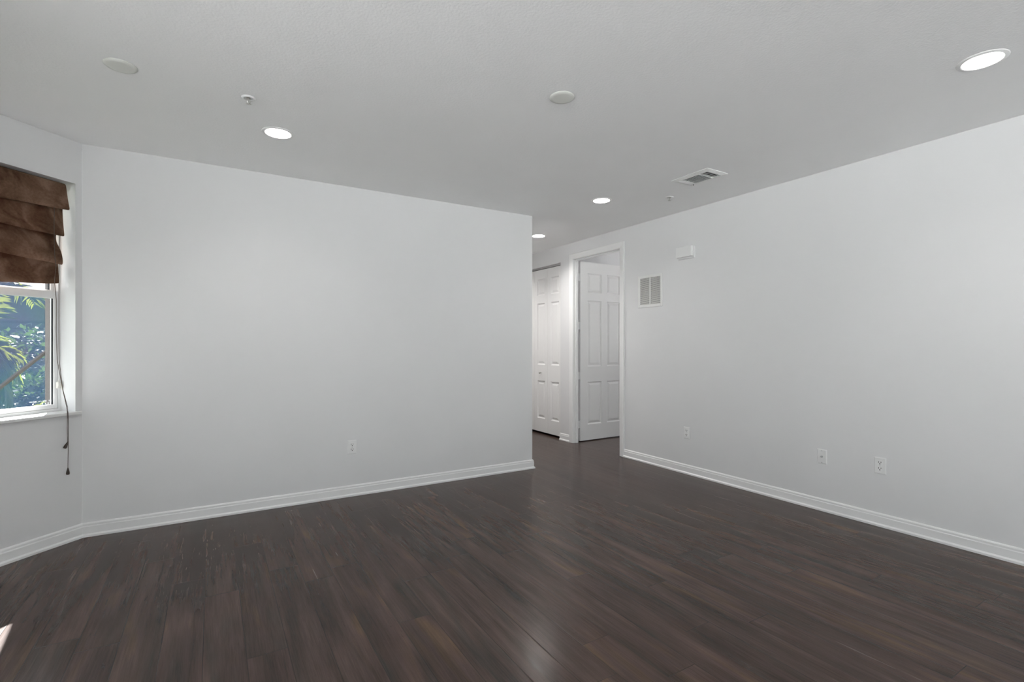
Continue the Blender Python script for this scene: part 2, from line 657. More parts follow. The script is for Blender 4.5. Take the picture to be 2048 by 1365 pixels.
add_box(bm, (-1.0, -3.62, 2.26), (3.4, -3.5, CEIL))
struct(obj('wall_rear', bm, M['wall']), 'white wall behind the camera with a wide opening added for daylight', 'wall')


def added_glass_door(name, root_loc, rotz, w, h, label):  # unseen glass doors, added and sized for the room's daylight
    r = struct(empty(name, root_loc, rotz), label, 'window')
    fb = bm_new()
    for x0, x1 in ((0, 0.05), (w / 2 - 0.04, w / 2 + 0.04), (w - 0.05, w)):
        add_box(fb, (x0, 0.0, 0), (x1, 0.06, h))
    add_box(fb, (0.05, 0, 0.0), (w - 0.05, 0.06, 0.06))
    add_box(fb, (0.05, 0, h - 0.06), (w - 0.05, 0.06, h))
    obj('window_frame', fb, M['vinyl'], r)
    gb = bm_new()
    add_box(gb, (0.05, 0.027, 0.06), (w / 2 - 0.04, 0.033, h - 0.06))
    add_box(gb, (w / 2 + 0.04, 0.027, 0.06), (w - 0.05, 0.033, h - 0.06))
    obj('glass', gb, M['glass'], r)
    return r


added_glass_door('added_window_left', (xl - 0.14, -3.3, 0), PI / 2, 4.7, 2.12, 'wide white framed glass door in the left wall, unseen, added for daylight')
added_glass_door('added_window_rear', (-1.0, -3.59, 0), 0, 4.4, 2.26, 'wide white framed glass door behind the camera, unseen, added for daylight')

# ---- baseboards: one profile swept along the wall foot, one mesh per wall
BP = [(0.0, 0.0), (0.022, 0.0), (0.022, 0.012), (0.013, 0.020), (0.013, 0.062), (0.010, 0.067), (0.010, 0.078), (0.004, 0.085), (0.0, 0.086)]


def offset_pt(path, i, o):
    """point of the path moved o to the left of its running direction, mitred"""
    p = Vector(path[i])
    def nrm(a, b):
        d = (Vector(b) - Vector(a)).normalized()
        return Vector((-d.y, d.x))
    ns = []
    if i > 0:
        ns.append(nrm(path[i - 1], path[i]))
    if i < len(path) - 1:
        ns.append(nrm(path[i], path[i + 1]))
    if len(ns) == 1:
        return p + o * ns[0]
    m = (ns[0] + ns[1]).normalized()
    return p + m * (o / max(0.3, m.dot(ns[0])))


def sweep_segment(bm, path, i, prof, place):
    a = [bm.verts.new(place(offset_pt(path, i, o), z)) for o, z in prof]
    b = [bm.verts.new(place(offset_pt(path, i + 1, o), z)) for o, z in prof]
    n = len(prof)
    for k in range(n):
        k2 = (k + 1) % n
        bm.faces.new([a[k], a[k2], b[k2], b[k]])
    bm.faces.new(a)
    bm.faces.new(list(reversed(b)))


flat = lambda p, z: (p.x, p.y, z)
cornB = (-0.69, YB)
pathL = [(XC, 7.08), (XC, YB), cornB, (END[0], END[1]), (END[0], 1.42)]
pathL.reverse()
# running so that the room lies to the right -> use negative offsets
BPn = [(-o, z) for o, z in BP]
for k, (nm, lb) in enumerate((('baseboard_left', 'white baseboard short piece on the far left wall'),
                              ('baseboard_bay', 'white baseboard under the bay window at the left'),
                              ('baseboard_back', 'white moulded baseboard along the blank back wall'),
                              ('baseboard_hall', 'white baseboard along the left side of the hall'))):
    bm = bm_new()
    sweep_segment(bm, pathL, k, BPn, flat)
    struct(obj(nm, bm, M['trim']), lb, 'baseboard')
bm = bm_new()
sweep_segment(bm, [(XR, -3.5), (XR, DOOR_Y0 - 0.062)], 0, BP, flat)
struct(obj('baseboard_right', bm, M['trim']), 'white moulded baseboard along the right wall', 'baseboard')
bm = bm_new()
sweep_segment(bm, [(XR, DOOR_Y1 + 0.066), (XR, CL_Y0)], 0, BP, flat)
struct(obj('baseboard_pier', bm, M['trim']), 'tiny white baseboard piece between the closet and the door', 'baseboard')

# ---- door casing and jamb (right wall doorway); plan in (y, z), thickness towards the hall
bm = bm_new()
cas = [(0.0, 0.0), (0.0, 0.010), (0.010, 0.014), (0.045, 0.017), (0.060, 0.020), (0.066, 0.018), (0.066, 0.0)]
cpath = [(DOOR_Y0, 0.0), (DOOR_Y0, DOOR_Z), (DOOR_Y1, DOOR_Z), (DOOR_Y1, 0.0)]
for k in range(3):
    sweep_segment(bm, cpath, k, cas, lambda p, t: (XR - t, p.x, p.y))
struct(obj('trim_1', bm, M['trim']), 'white moulded casing around the open doorway', 'door casing')
bm = bm_new()
add_box(bm, (XR - 0.004, DOOR_Y1 - 0.002, 0), (XR + 0.072, DOOR_Y1 + 0.012, DOOR_Z))
add_box(bm, (XR + 0.030, DOOR_Y1 - 0.012, 0), (XR + 0.062, DOOR_Y1 - 0.002, DOOR_Z - 0.012))
add_box(bm, (XR - 0.004, DOOR_Y0 - 0.012, 0), (XR + T + 0.004, DOOR_Y0 + 0.002, DOOR_Z))
add_box(bm, (XR - 0.004, DOOR_Y0, DOOR_Z - 0.002), (XR + T + 0.004, DOOR_Y1, DOOR_Z + 0.012))
add_box(bm, (XR + 0.030, DOOR_Y0 + 0.002, DOOR_Z - 0.014), (XR + 0.062, DOOR_Y1 - 0.002, DOOR_Z - 0.002))
struct(obj('trim_2', bm, M['trim']), 'white door jamb lining with its stop, inside the casing', 'door jamb')


# ---- panelled door slab (front face at y=0, thickness towards +y)
def panel_slab(bm, w, z0, z1, t, panels):
    xs = sorted({0, w} | {p[0] for p in panels} | {p[1] for p in panels})
    zs = sorted({z0, z1} | {p[2] for p in panels} | {p[3] for p in panels})
    for side in (0, 1):
        Y = 0.0 if side == 0 else t
        sg = 1 if side == 0 else -1

        def quad(a, b, c, d):
            bm.faces.new([bm.verts.new(q) for q in (a, b, c, d)])
        for xa, xb in zip(xs, xs[1:]):
            for za, zb in zip(zs, zs[1:]):
                mx_, mz = (xa + xb) / 2, (za + zb) / 2
                if any(p[0] < mx_ < p[1] and p[2] < mz < p[3] for p in panels):
                    continue
                quad((xa, Y, za), (xb, Y, za), (xb, Y, zb), (xa, Y, zb))
        for xa, xb, za, zb in panels:
            steps = [(0.0, 0.0), (0.004, 0.006), (0.014, 0.011), (0.018, 0.0115), (0.044, 0.003)]
            rs = []
            for ins, dep in steps:
                y_ = Y + sg * dep
                rs.append([(xa + ins, y_, za + ins), (xb - ins, y_, za + ins), (xb - ins, y_, zb - ins), (xa + ins, y_, zb - ins)])
            for r0, r1 in zip(rs, rs[1:]):
                for k in range(4):
                    k2 = (k + 1) % 4
                    quad(r0[k], r0[k2], r1[k2], r1[k])
            quad(*rs[-1])
    def q(*pts):
        bm.faces.new([bm.verts.new(p) for p in pts])
    q((0, 0, z0), (0, t, z0), (0, t, z1), (0, 0, z1))
    q((w, 0, z0), (w, t, z0), (w, t, z1), (w, 0, z1))
    q((0, 0, z0), (w, 0, z0), (w, t, z0), (0, t, z0))
    q((0, 0, z1), (w, 0, z1), (w, t, z1), (0, t, z1))
    bmesh.ops.remove_doubles(bm, verts=bm.verts, dist=1e-5)


# open six-panel door, swung back into the next room
DW, DT = 0.79, 0.035
d1 = struct(empty('door_1', (XR + T - 0.004, DOOR_Y1 + 0.006, 0), math.radians(1.6)), 'white six-panel door standing open beyond the doorway', 'door')
bm = bm_new()
pc = [(0.118, 0.350), (0.443, 0.675)]
pr = [(0.205, 0.735), (0.925, 1.745), (1.845, 2.085)]
panel_slab(bm, DW, 0.012, 2.222, DT, [(a, b, c, d) for a, b in pc for c, d in pr])
obj('door_slab', bm, M['door'], d1)
for hz in (2.03, 1.43, 0.815, 0.215):
    bm = bm_new()
    add_box(bm, (-0.036, 0.003, hz - 0.046), (-0.001, 0.0055, hz + 0.046))
    add_lathe(bm, [(0, -0.05), (0.006, -0.05), (0.006, 0.05), (0, 0.05)], 12, 'Z', (-0.004, -0.003, hz))
    h = obj('hinge', bm, M['trim'], d1)
    h['label'] = 'white painted butt hinge'
for s in (0, 1):
    bm = bm_new()
    sg = -1 if s == 0 else 1
    y0 = 0.0 if s == 0 else DT
    add_lathe(bm, [(0, 0), (0.032, 0), (0.032, sg * 0.008), (0.012, sg * 0.012), (0.012, sg * 0.035), (0.024, sg * 0.043), (0.028, sg * 0.055), (0.022, sg * 0.066), (0, sg * 0.069)], 24, 'Y', (DW - 0.065, y0, 0.98))
    k = obj('door_knob', bm, M['chrome'], d1, True)
    k['label'] = 'round metal door knob'

# bifold closet doors: four leaves, local x runs away from the camera along the wall
d2 = struct(empty('door_2', (XR + 0.028, CL_Y0, 0), PI / 2), 'white bifold closet door with raised panels in the hall', 'bifold door')
LW = (CL_Y1 - CL_Y0) / 4
for k in range(4):
    bm = bm_new()
    panel_slab(bm, LW - 0.004, 0.028, 2.205, 0.03, [(0.065, LW - 0.069, 0.208, 0.714), (0.065, LW - 0.069, 0.93, 1.755), (0.065, LW - 0.069, 1.86, 2.08)])
    o = obj('door_leaf', bm, M['door'], d2)
    # front faces the hall: local +y points to -x world for a +90 degree turn, so flip the leaf about its width
    o.location = (k * LW + LW - 0.002, 0.0, 0)
    o.rotation_euler = (0, 0, PI)
    if k in (1, 2):
        bm = bm_new()
        add_lathe(bm, [(0, 0), (0.007, 0), (0.007, -0.014), (0.015, -0.020), (0.016, -0.027), (0.010, -0.032), (0, -0.033)], 20, 'Y', ((LW - 0.004) / 2, 0, 0.822))
        obj('knob', bm, M['chrome'], o, True)
bm = bm_new()
add_box(bm, (0, -0.03, 2.213), (CL_Y1 - CL_Y0, -0.003, CL_Z))
tr = obj('track', bm, M['steel'], d2)
tr['label'] = 'grey metal overhead track'

# ---- bay window
w1 = struct(empty('window_1', BAY, BAY_ROT), 'white single-hung window in the bay wall half covered by a brown shade', 'window')
bm = bm_new()
FY0, FY1 = 0.118, 0.185
add_box(bm, (-0.014, FY0, OZ0), (0, FY1, OZ1))
add_box(bm, (-OW, FY0, OZ0), (-OW + 0.014, FY1, OZ1))
add_box(bm, (-OW + 0.014, FY0, OZ0), (-0.014, FY1, OZ0 + 0.016))
add_box(bm, (-OW + 0.014, FY0, OZ1 - 0.02), (-0.014, FY1, OZ1))
obj('window_frame', bm, M['vinyl'], w1)


def sash(name, y0, y1, z0, z1, st, rb, rt):
    bm = bm_new()
    xa, xb = -OW + 0.015, -0.015
    add_box(bm, (xb - st, y0, z0), (xb, y1, z1), 0.002)
    add_box(bm, (xa, y0, z0), (xa + st, y1, z1), 0.002)
    add_box(bm, (xa + st, y0, z0), (xb - st, y1, z0 + rb), 0.002)
    add_box(bm, (xa + st, y0, z1 - rt), (xb - st, y1, z1), 0.002)
    s = obj(name, bm, M['vinyl'], w1)
    bm = bm_new()
    for a, b in (((xb - st - 0.005, (y0 + y1) / 2 - 0.004, z0 + rb), (xb - st + 0.0, (y0 + y1) / 2 + 0.004, z1 - rt)),
                 ((xa + st, (y0 + y1) / 2 - 0.004, z0 + rb), (xa + st + 0.005, (y0 + y1) / 2 + 0.004, z1 - rt))):
        add_box(bm, a, b)
    g = obj('gasket', bm, M['gasket'], s)
    g['label'] = 'thin dark glazing gasket'
    bm = bm_new()
    ym = (y0 + y1) / 2
    add_box(bm, (xa + st - 0.004, ym - 0.002, z0 + rb - 0.004), (xb - st + 0.004, ym + 0.002, z1 - rt + 0.004))
    obj('glass', bm, M['glass'], s)
    return s


low = sash('lower_sash', 0.122, 0.147, OZ0 + 0.017, 1.522, 0.020, 0.026, 0.046)
sash('upper_sash', 0.150, 0.175, 1.490, OZ1 - 0.021, 0.020, 0.040, 0.03)
# small broken white print on the lower right of the pane
bm = bm_new()
rs = random.Random(3)
for row, zz in enumerate((0.853, 0.838)):
    x = -0.155
    while x < -0.043:
        wv = rs.uniform(0.003, 0.008)
        if rs.random() < (0.72 if row == 0 else 0.45):
            hh = rs.uniform(0.004, 0.009)
            add_box(bm, (x, 0.1315, zz - hh / 2), (x + wv, 0.1322, zz + hh / 2))
        x += wv + rs.uniform(0.001, 0.006)
st_ = obj('pane_sticker', bm, M['sticker'], low)
st_['label'] = 'small worn white print on the glass'
bm = bm_new()
add_box(bm, (-OW - 0.0, -0.002, OZ0 - 0.02), (0.0, 0.119, OZ0))
add_box(bm, (-OW - 0.022, -0.024, OZ0 - 0.02), (0.022, -0.002, OZ0), 0.004, 2)
obj('window_sill', bm, M['sill'], w1)
bm = bm_new()
add_box(bm, (-0.030, 0.100, 0.925), (-0.006, 0.117, 0.965), 0.003)
add_box(bm, (-0.030, 0.094, 0.940), (-0.024, 0.101, 0.972))
add_box(bm, (-0.012, 0.094, 0.918), (-0.006, 0.101, 0.950))
c = obj('cord_cleat', bm, M['clear'], w1)
c['label'] = 'small clear plastic cord cleat'

# ---- roman shade
rsd = tag(empty('roman_shade', BAY, BAY_ROT), 'brown suede roman shade drawn partway up in the left window', 'window shade')
# profile rows: (edge inset at right, depth d, z at right end, z at the photo's left edge)
PR = [(0.030, 0.045, 2.172, 2.172), (0.030, 0.030, 2.172, 2.170), (0.029, 0.024, 2.11, 2.10), (0.030, 0.006, 2.035, 2.018), (0.030, 0.001, 2.022, 2.002), (0.031, 0.003, 2.013, 1.993), (0.031, 0.016, 2.012, 1.992),
      (0.034, 0.052, 2.045, 2.024), (0.034, 0.054, 2.02, 2.00), (0.034, 0.046, 1.92, 1.92), (0.034, 0.038, 1.862, 1.876), (0.034, 0.038, 1.852, 1.867), (0.036, 0.050, 1.846, 1.860),
      (0.045, 0.086, 1.872, 1.892), (0.047, 0.088, 1.850, 1.870), (0.047, 0.084, 1.815, 1.852), (0.044, 0.066, 1.790, 1.826), (0.040, 0.054, 1.760, 1.800), (0.042, 0.040, 1.712, 1.758), (0.044, 0.036, 1.686, 1.722), (0.044, 0.040, 1.672, 1.706), (0.044, 0.052, 1.673, 1.704),
      (0.038, 0.086, 1.705, 1.722), (0.032, 0.089, 1.676, 1.70), (0.032, 0.088, 1.625, 1.62), (0.032, 0.086, 1.580, 1.543), (0.032, 0.087, 1.572, 1.535)]
SL = 0.36
NS = 60
rr = random.Random(11)
bm = bm_new()
grid = []
for k in range(NS + 1):
    u = k / NS
    row = []
    for i, (ins, d, zr, zl) in enumerate(PR):
        s = ins + u * (OW - 2 * ins)
        f = s / SL
        if f > 1.35:
            f = 1.35 + 0.35 * math.sin(min(1.0, (s - SL * 1.35) / (OW - SL * 1.35)) * 3.0)
        z = zr + (zl - zr) * f
        amp = 0.0035 * (i / len(PR))
        z += amp * math.sin(s * 17 + i * 0.6)
        dd = d + 0.004 * math.sin(s * 13 + i * 0.9) * (0.3 + i / len(PR)) * min(1, s * 8) * (0 if i < 2 else 1)
        if i in (15, 16, 17):            # a slanting crease across the loosely hanging fold
            dd += 0.016 * math.exp(-((z - 1.80 - 0.12 * (s - 0.2)) / 0.018) ** 2) * min(1, s * 6)
        row.append((-s, min(dd, 0.098), z))
    grid.append(row)
front = [[bm.verts.new(p) for p in row] for row in grid]
for A, Bq in zip(front, front[1:]):
    for i in range(len(PR) - 1):
        bm.faces.new([A[i], A[i + 1], Bq[i + 1], Bq[i]])
bmesh.ops.recalc_face_normals(bm, faces=bm.faces)
fab = obj('shade_fabric', bm, M['suede'], rsd, True)
md = fab.modifiers.new('thickness', 'SOLIDIFY')
md.thickness = 0.0025
md.offset = 0
md2 = fab.modifiers.new('soften', 'SUBSURF')
md2.levels = 1
md2.render_levels = 1
bm = bm_new()
add_box(bm, (-OW + 0.035, 0.052, 2.140), (-0.035, 0.085, 2.176), 0.002)
hr = obj('head_rail', bm, M['tassel'], rsd)
hr['label'] = 'dark wooden head rail'
CORDS = [
    [(-0.105, 0.012, 2.03), (-0.102, 0.020, 1.92), (-0.098, 0.024, 1.80), (-0.095, 0.023, 1.70), (-0.088, 0.026, 1.665), (-0.064, 0.074, 1.58), (-0.045, 0.088, 1.46), (-0.046, 0.088, 1.27), (-0.052, 0.070, 1.10), (-0.056, 0.020, 0.92), (-0.062, -0.020, 0.82), (-0.064, -0.0285, 0.79), (-0.064, -0.0285, 0.70), (-0.063, -0.0285, 0.607)],
    [(-0.030, 0.060, 2.140), (-0.026, 0.092, 1.80), (-0.024, 0.098, 1.55), (-0.024, 0.098, 1.27), (-0.030, 0.088, 1.10), (-0.044, 0.040, 0.93), (-0.056, -0.018, 0.82), (-0.060, -0.0285, 0.785), (-0.058, -0.0285, 0.70), (-0.059, -0.0285, 0.60), (-0.061, -0.0285, 0.45)],
]
for k, pts in enumerate(CORDS):
    bm = bm_new()
    add_tube(bm, pts, 0.0016, 6)
    cd = obj('lift_cord', bm, M['cord'], rsd, True)
    cd['label'] = ('shorter', 'longer')[k] + ' thin brown lift cord'
    x, y, z = pts[-1]
    bm = bm_new()
    add_lathe(bm, [(0, 0.006), (0.0025, 0.005), (0.0035, 0), (0.0075, -0.018), (0.009, -0.028), (0.0075, -0.036), (0, -0.037)], 16)
    ts = obj('cord_tassel', bm, M['tassel'], cd, True)
    ts.location = (x, y, z)
    if k == 0:
        ts.rotation_euler = (0, 0.45, 0)


# ------------------------------------------------------------------ fittings on the walls
def on_right(y, z):
    return (XR, y, z), -PI / 2


def on_back(x, z):
    return (x, YB, z), 0.0


def cover_plate(bm, w, h, t=0.006):
    lo = [(-w / 2, 0, -h / 2), (w / 2, 0, -h / 2), (w / 2, 0, h / 2), (-w / 2, 0, h / 2)]
    i = 0.005
    hi = [(-w / 2 + i, -t, -h / 2 + i), (w / 2 - i, -t, -h / 2 + i), (w / 2 - i, -t, h / 2 - i), (-w / 2 + i, -t, h / 2 - i)]
    m = [(a[0], -t * 0.45, a[2]) for a in lo]
    R = [[bm.verts.new(p) for p in r] for r in (lo, m, hi)]
    for A, Bq in zip(R, R[1:]):
        for k in range(4):
            bm.faces.new([A[k], A[(k + 1) % 4], Bq[(k + 1) % 4], Bq[k]])
    bm.faces.new(R[2])
    bm.faces.new(list(reversed(R[0])))


def outlet(place, label):
    loc, rz = place
    r = tag(empty('wall_outlet', loc, rz), label, 'outlet', 'duplex outlets on the walls')
    bm = bm_new()
    cover_plate(bm, 0.068, 0.108)
    obj('cover_plate', bm, M['plastic'], r)
    for zc in (0.0195, -0.0195):
        bm = bm_new()
        pts = []
        for k in range(28):
            a = 2 * PI * k / 28
            x_, z_ = 0.0172 * math.cos(a), 0.0172 * math.sin(a)
            pts.append((x_, max(-0.0138, min(0.0138, z_))))
        f = [bm.verts.new((p[0], -0.0085, zc + p[1])) for p in pts]
        b = [bm.verts.new((p[0], -0.004, zc + p[1])) for p in pts]
        for k in range(28):
            bm.faces.new([f[k], f[(k + 1) % 28], b[(k + 1) % 28], b[k]])
        bm.faces.new(f)
        s = obj('socket', bm, M['plastic'], r)
        bm = bm_new()
        add_box(bm, (-0.0085, -0.0092, zc + 0.000), (-0.0052, -0.0080, zc + 0.0095))  # raised dark marks in place of shaded holes
        add_box(bm, (0.0052, -0.0092, zc + 0.001), (0.0085, -0.0080, zc + 0.009))
        add_lathe(bm, [(0, -0.0092), (0.0034, -0.0092), (0.0034, -0.008)], 14, 'Y', (0, 0, zc - 0.0065))
        sl = obj('slot_shade_marks', bm, M['slot'], s)
        sl['label'] = 'dark marks painted as the shaded outlet holes'
    bm = bm_new()
    add_lathe(bm, [(0, -0.0078), (0.0028, -0.0074), (0.003, -0.0055)], 12, 'Y')
    obj('screw', bm, M['steel'], r, True)
    return r


outlet(on_back(0.947, 0.385), 'white duplex outlet low on the blank back wall')
outlet(on_right(3.107, 0.379), 'white duplex outlet on the right wall nearest the doorway')
outlet(on_right(1.551, 0.397), 'white duplex outlet on the right wall nearest the camera')

cx = tag(empty('cable_jack_plate', *[(XR, 1.916, 0.388)], -PI / 2), 'white wall plate with one metal cable jack, between the two right wall outlets', 'wall plate')
bm = bm_new()
cover_plate(bm, 0.066, 0.104, 0.005)
obj('cover_plate', bm, M['plastic'], cx)
bm = bm_new()
pts6 = [(0.0085 * math.cos(k * PI / 3), 0.0085 * math.sin(k * PI / 3)) for k in range(6)]
a = [bm.verts.new((p[0], -0.004, p[1])) for p in pts6]
b = [bm.verts.new((p[0], -0.0085, p[1])) for p in pts6]
for k in range(6):
    bm.faces.new([a[k], a[(k + 1) % 6], b[(k + 1) % 6], b[k]])
bm.faces.new(b)
add_lathe(bm, [(0.005, -0.008), (0.005, -0.019), (0.0028, -0.019), (0.0028, -0.012), (0, -0.012)], 18, 'Y')
jk = obj('cable_jack', bm, M['steel'], cx)
jk['label'] = 'threaded metal coaxial jack'
for zz in (0.042, -0.042):
    bm = bm_new()
    add_lathe(bm, [(0, -0.0068), (0.003, -0.0064), (0.0034, -0.0045)], 12, 'Y', (0, 0, zz))
    obj('screw', bm, M['steel'], cx, True)

# return air grille
rg = tag(empty('return_air_grille', (XR, 3.557, 1.735), -PI / 2), 'white louvred return air grille on the right wall beside the doorway', 'vent grille')
bm = bm_new()
GW, GH = 0.325, 0.325
gx = (0.125, 0.006)
# frame with a centre bar
add_box(bm, (-GW / 2, -0.008, -GH / 2), (-0.134, 0, GH / 2), 0.003)
add_box(bm, (0.134, -0.008, -GH / 2), (GW / 2, 0, GH / 2), 0.003)
add_box(bm, (-0.134, -0.008, -GH / 2), (0.134, 0, -0.134), 0.003)
add_box(bm, (-0.134, -0.008, 0.134), (0.134, 0, GH / 2), 0.003)
add_box(bm, (-0.007, -0.008, -0.134), (0.007, 0, 0.134), 0.002)
obj('grille_frame', bm, M['grille'], rg)
for xa, xb in ((-0.134, -0.007), (0.007, 0.134)):
    bm = bm_new()
    n = 27
    for k in range(n):
        z = -0.134 + 0.268 * (k + 0.5) / n
        v = [bm.verts.new(p) for p in ((xa, -0.0065, z - 0.0052), (xb, -0.0065, z - 0.0052), (xb, -0.001, z + 0.0022), (xa, -0.001, z + 0.0022),
                                       (xa, -0.0055, z - 0.0052), (xb, -0.0055, z - 0.0052), (xb, 0.0, z + 0.0022), (xa, 0.0, z + 0.0022))]
        for q in ((0, 1, 2, 3), (7, 6, 5, 4), (0, 4, 5, 1), (3, 2, 6, 7), (0, 3, 7, 4), (1, 5, 6, 2)):
            bm.faces.new([v[i] for i in q])
    obj('louver_bank', bm, M['grille'], rg)
bm = bm_new()
add_box(bm, (-0.135, -0.0009, -0.135), (0.135, -0.0002, 0.135))  # dark sheet laid on the wall as the duct's shade
bk = obj('duct_shade_sheet', bm, M['dark'], rg)
bk['label'] = 'flat dark sheet painted as the shaded duct behind the louvers'

# white plastic box high on the right wall
wb = tag(empty('chime_box', (XR, 3.110, 2.050), -PI / 2), 'white plastic box mounted high on the right wall above the louvred grille', 'wall box')
bm = bm_new()
add_box(bm, (-0.088, -0.014, -0.062), (0.096, 0, 0.046), 0.003)
obj('back_plate', bm, M['plastic'], wb)
bm = bm_new()
add_box(bm, (-0.092, -0.044, -0.046), (0.086, -0.012, 0.054), 0.006, 2)
obj('front_cover', bm, M['plastic'], wb)


# ------------------------------------------------------------------ fittings on the ceiling
LAMP_LABELS = ['lit recessed ceiling lamp over the blank back wall, left of the others', 'lit recessed ceiling lamp near the right wall, closest to the camera',
               'lit recessed ceiling lamp in front of the doorway beside the air vent', 'lit recessed ceiling lamp in the hall, half hidden by the wall corner',
               'recessed ceiling lamp above the camera, out of frame', 'recessed ceiling lamp behind the camera at the left, out of frame', 'recessed ceiling lamp behind the camera at the right, out of frame', 'unseen recessed ceiling lamp deep in the hall, added to brighten it']


def make_downlight():
    r = empty('recessed_lamp', (0, 0, CEIL))
    bm = bm_new()
    add_lathe(bm, [(LAMP_R - 0.001, 0.002), (LAMP_R - 0.001, -0.004), (LAMP_R + 0.003, -0.006), (0.086, -0.003), (0.088, 0.0), (LAMP_R, 0.0)], 48)
    obj('trim_ring', bm, M['trim'], r, True)
    bm = bm_new()
    add_lathe(bm, [(LAMP_R - 0.001, -0.002), (LAMP_R - 0.004, 0.015), (0.058, 0.045), (0.056, 0.050), (0.058, 0.0515)], 48)
    obj('reflector', bm, M['baffle'], r, True)
    bm = bm_new()
    add_lathe(bm, [(0, 0.049), (0.050, 0.049), (0.056, 0.0505), (0, 0.052)], 40)
    g = obj('lens', bm, M['lamp'], r, True)
    g['label'] = 'glowing white lens'
    ld = bpy.data.lights.new('bulb', 'AREA')
    ld.shape = 'DISK'
    ld.size = 0.10
    ld.energy = DOWNLIGHT_POWER
    ld.color = (1.0, 0.97, 0.94)
    lo = bpy.data.objects.new('bulb', ld)
    COL.objects.link(lo)
    lo.parent = r
    lo.location = (0, 0, 0.047)
    return r


proto = make_downlight()
for i, (x, y) in enumerate(LAMPS):
    o = proto if i == 0 else copy_tree(proto)
    o.location = (x, y, CEIL)
    if i in (3, 7):                  # the hall lamps burn brighter; the deeper one is added fill
        for ch in children(o):
            if ch.type == 'LIGHT':
                ch.data = ch.data.copy()
                ch.data.energy = 19.0
    tag(o, LAMP_LABELS[i], 'ceiling light', 'recessed lamps in the ceiling')

for (x, y, lb) in ((-0.349, 2.802, 'round off-white ceiling cover disc above the window at the left'), (1.508, 2.013, 'round off-white ceiling cover disc in the middle of the ceiling')):
    bm = bm_new()
    add_lathe(bm, [(0, -0.0095), (0.040, -0.0095), (0.050, -0.0090), (0.0595, -0.0065), (0.0630, -0.0035), (0.0630, -0.0022), (0.0600, -0.0020), (0.0600, 0.0), (0, 0.0)], 48)
    o = obj('ceiling_cover', bm, M['cover'], None, True, loc=(x, y, CEIL))
    tag(o, lb, 'ceiling cover', 'round cover discs on the ceiling')


def sprinkler(x, y, label, rz):
    r = tag(empty('fire_sprinkler', (x, y, CEIL), rz), label, 'sprinkler', 'fire sprinklers on the ceiling')
    bm = bm_new()
    add_lathe(bm, [(0.0, -0.001), (0.020, -0.001), (0.022, -0.006), (0.027, -0.006), (0.032, -0.002), (0.0325, 0.0)], 36)
    obj('escutcheon', bm, M['plastic'], r, True)
    bm = bm_new()
    add_lathe(bm, [(0.0205, -0.0012), (0.0, -0.0014)], 30)
    e = obj('cup', bm, M['steel'], r, True)
    e['label'] = 'grey recessed cup'
    bm = bm_new()
    add_lathe(bm, [(0, -0.001), (0.010, -0.001), (0.010, -0.008), (0.006, -0.010), (0, -0.010)], 20)
    for s in (-1, 1):
        add_tube(bm, [(s * 0.008, 0, -0.006), (s * 0.011, 0, -0.014), (s * 0.008, 0, -0.022), (0, 0, -0.030)], 0.0016, 6)
    add_tube(bm, [(0, 0, -0.008), (0, 0, -0.028)], 0.0018, 6)
    obj('sprinkler_frame', bm, M['chrome'], r, True)
    bm = bm_new()
    n = 16
    top, bot = [], []
    for k in range(n * 2):
        rad = 0.0125 if k % 2 == 0 else 0.008
        a_ = 2 * PI * k / (2 * n)
        top.append(bm.verts.new((rad * math.cos(a_), rad * math.sin(a_), -0.0305)))
        bot.append(bm.verts.new((rad * math.cos(a_), rad * math.sin(a_), -0.0320)))
    bm.faces.new(top)
    bm.faces.new(list(reversed(bot)))
    for k in range(2 * n):
        k2 = (k + 1) % (2 * n)
        bm.faces.new([top[k], top[k2], bot[k2], bot[k]])
    obj('deflector', bm, M['chrome'], r)


sprinkler(0.158, 2.838, 'small fire sprinkler on the ceiling at the left, near the back wall lamp', 0.6)
sprinkler(3.303, 2.905, 'small fire sprinkler on the ceiling near the air vent', 0.9)

# three-way supply air register
av = tag(empty('ceiling_air_vent', (3.098, 2.447, CEIL)), 'white three-way louvred air vent in the ceiling near the right wall', 'air vent')
VX, VY = 0.114, 0.160
bm = bm_new()
ox, oy, ix, iy = VX, VY, VX - 0.038, VY - 0.030
R = [[(-ox, -oy), (ox, -oy), (ox, oy), (-ox, oy)], [(-ox, -oy), (ox, -oy), (ox, oy), (-ox, oy)],
     [(-ix, -iy), (ix, -iy), (ix, iy), (-ix, iy)], [(-ix, -iy), (ix, -iy), (ix, iy), (-ix, iy)]]
zs_ = (0.0, -0.004, -0.012, -0.001)
V = [[bm.verts.new((p[0], p[1], z)) for p in r_] for r_, z in zip(R, zs_)]
for A, Bq in zip(V, V[1:]):
    for k in range(4):
        bm.faces.new([A[k], A[(k + 1) % 4], Bq[(k + 1) % 4], Bq[k]])
obj('vent_frame', bm, M['grille'], av)
bm = bm_new()
add_box(bm, (-ix, -iy, -0.0012), (ix, iy, -0.0004))  # dark sheet stands in for shade inside the duct
dk = obj('duct_shade_sheet', bm, M['dark'], av)
dk['label'] = 'flat dark sheet painted as the shaded duct behind the slats'


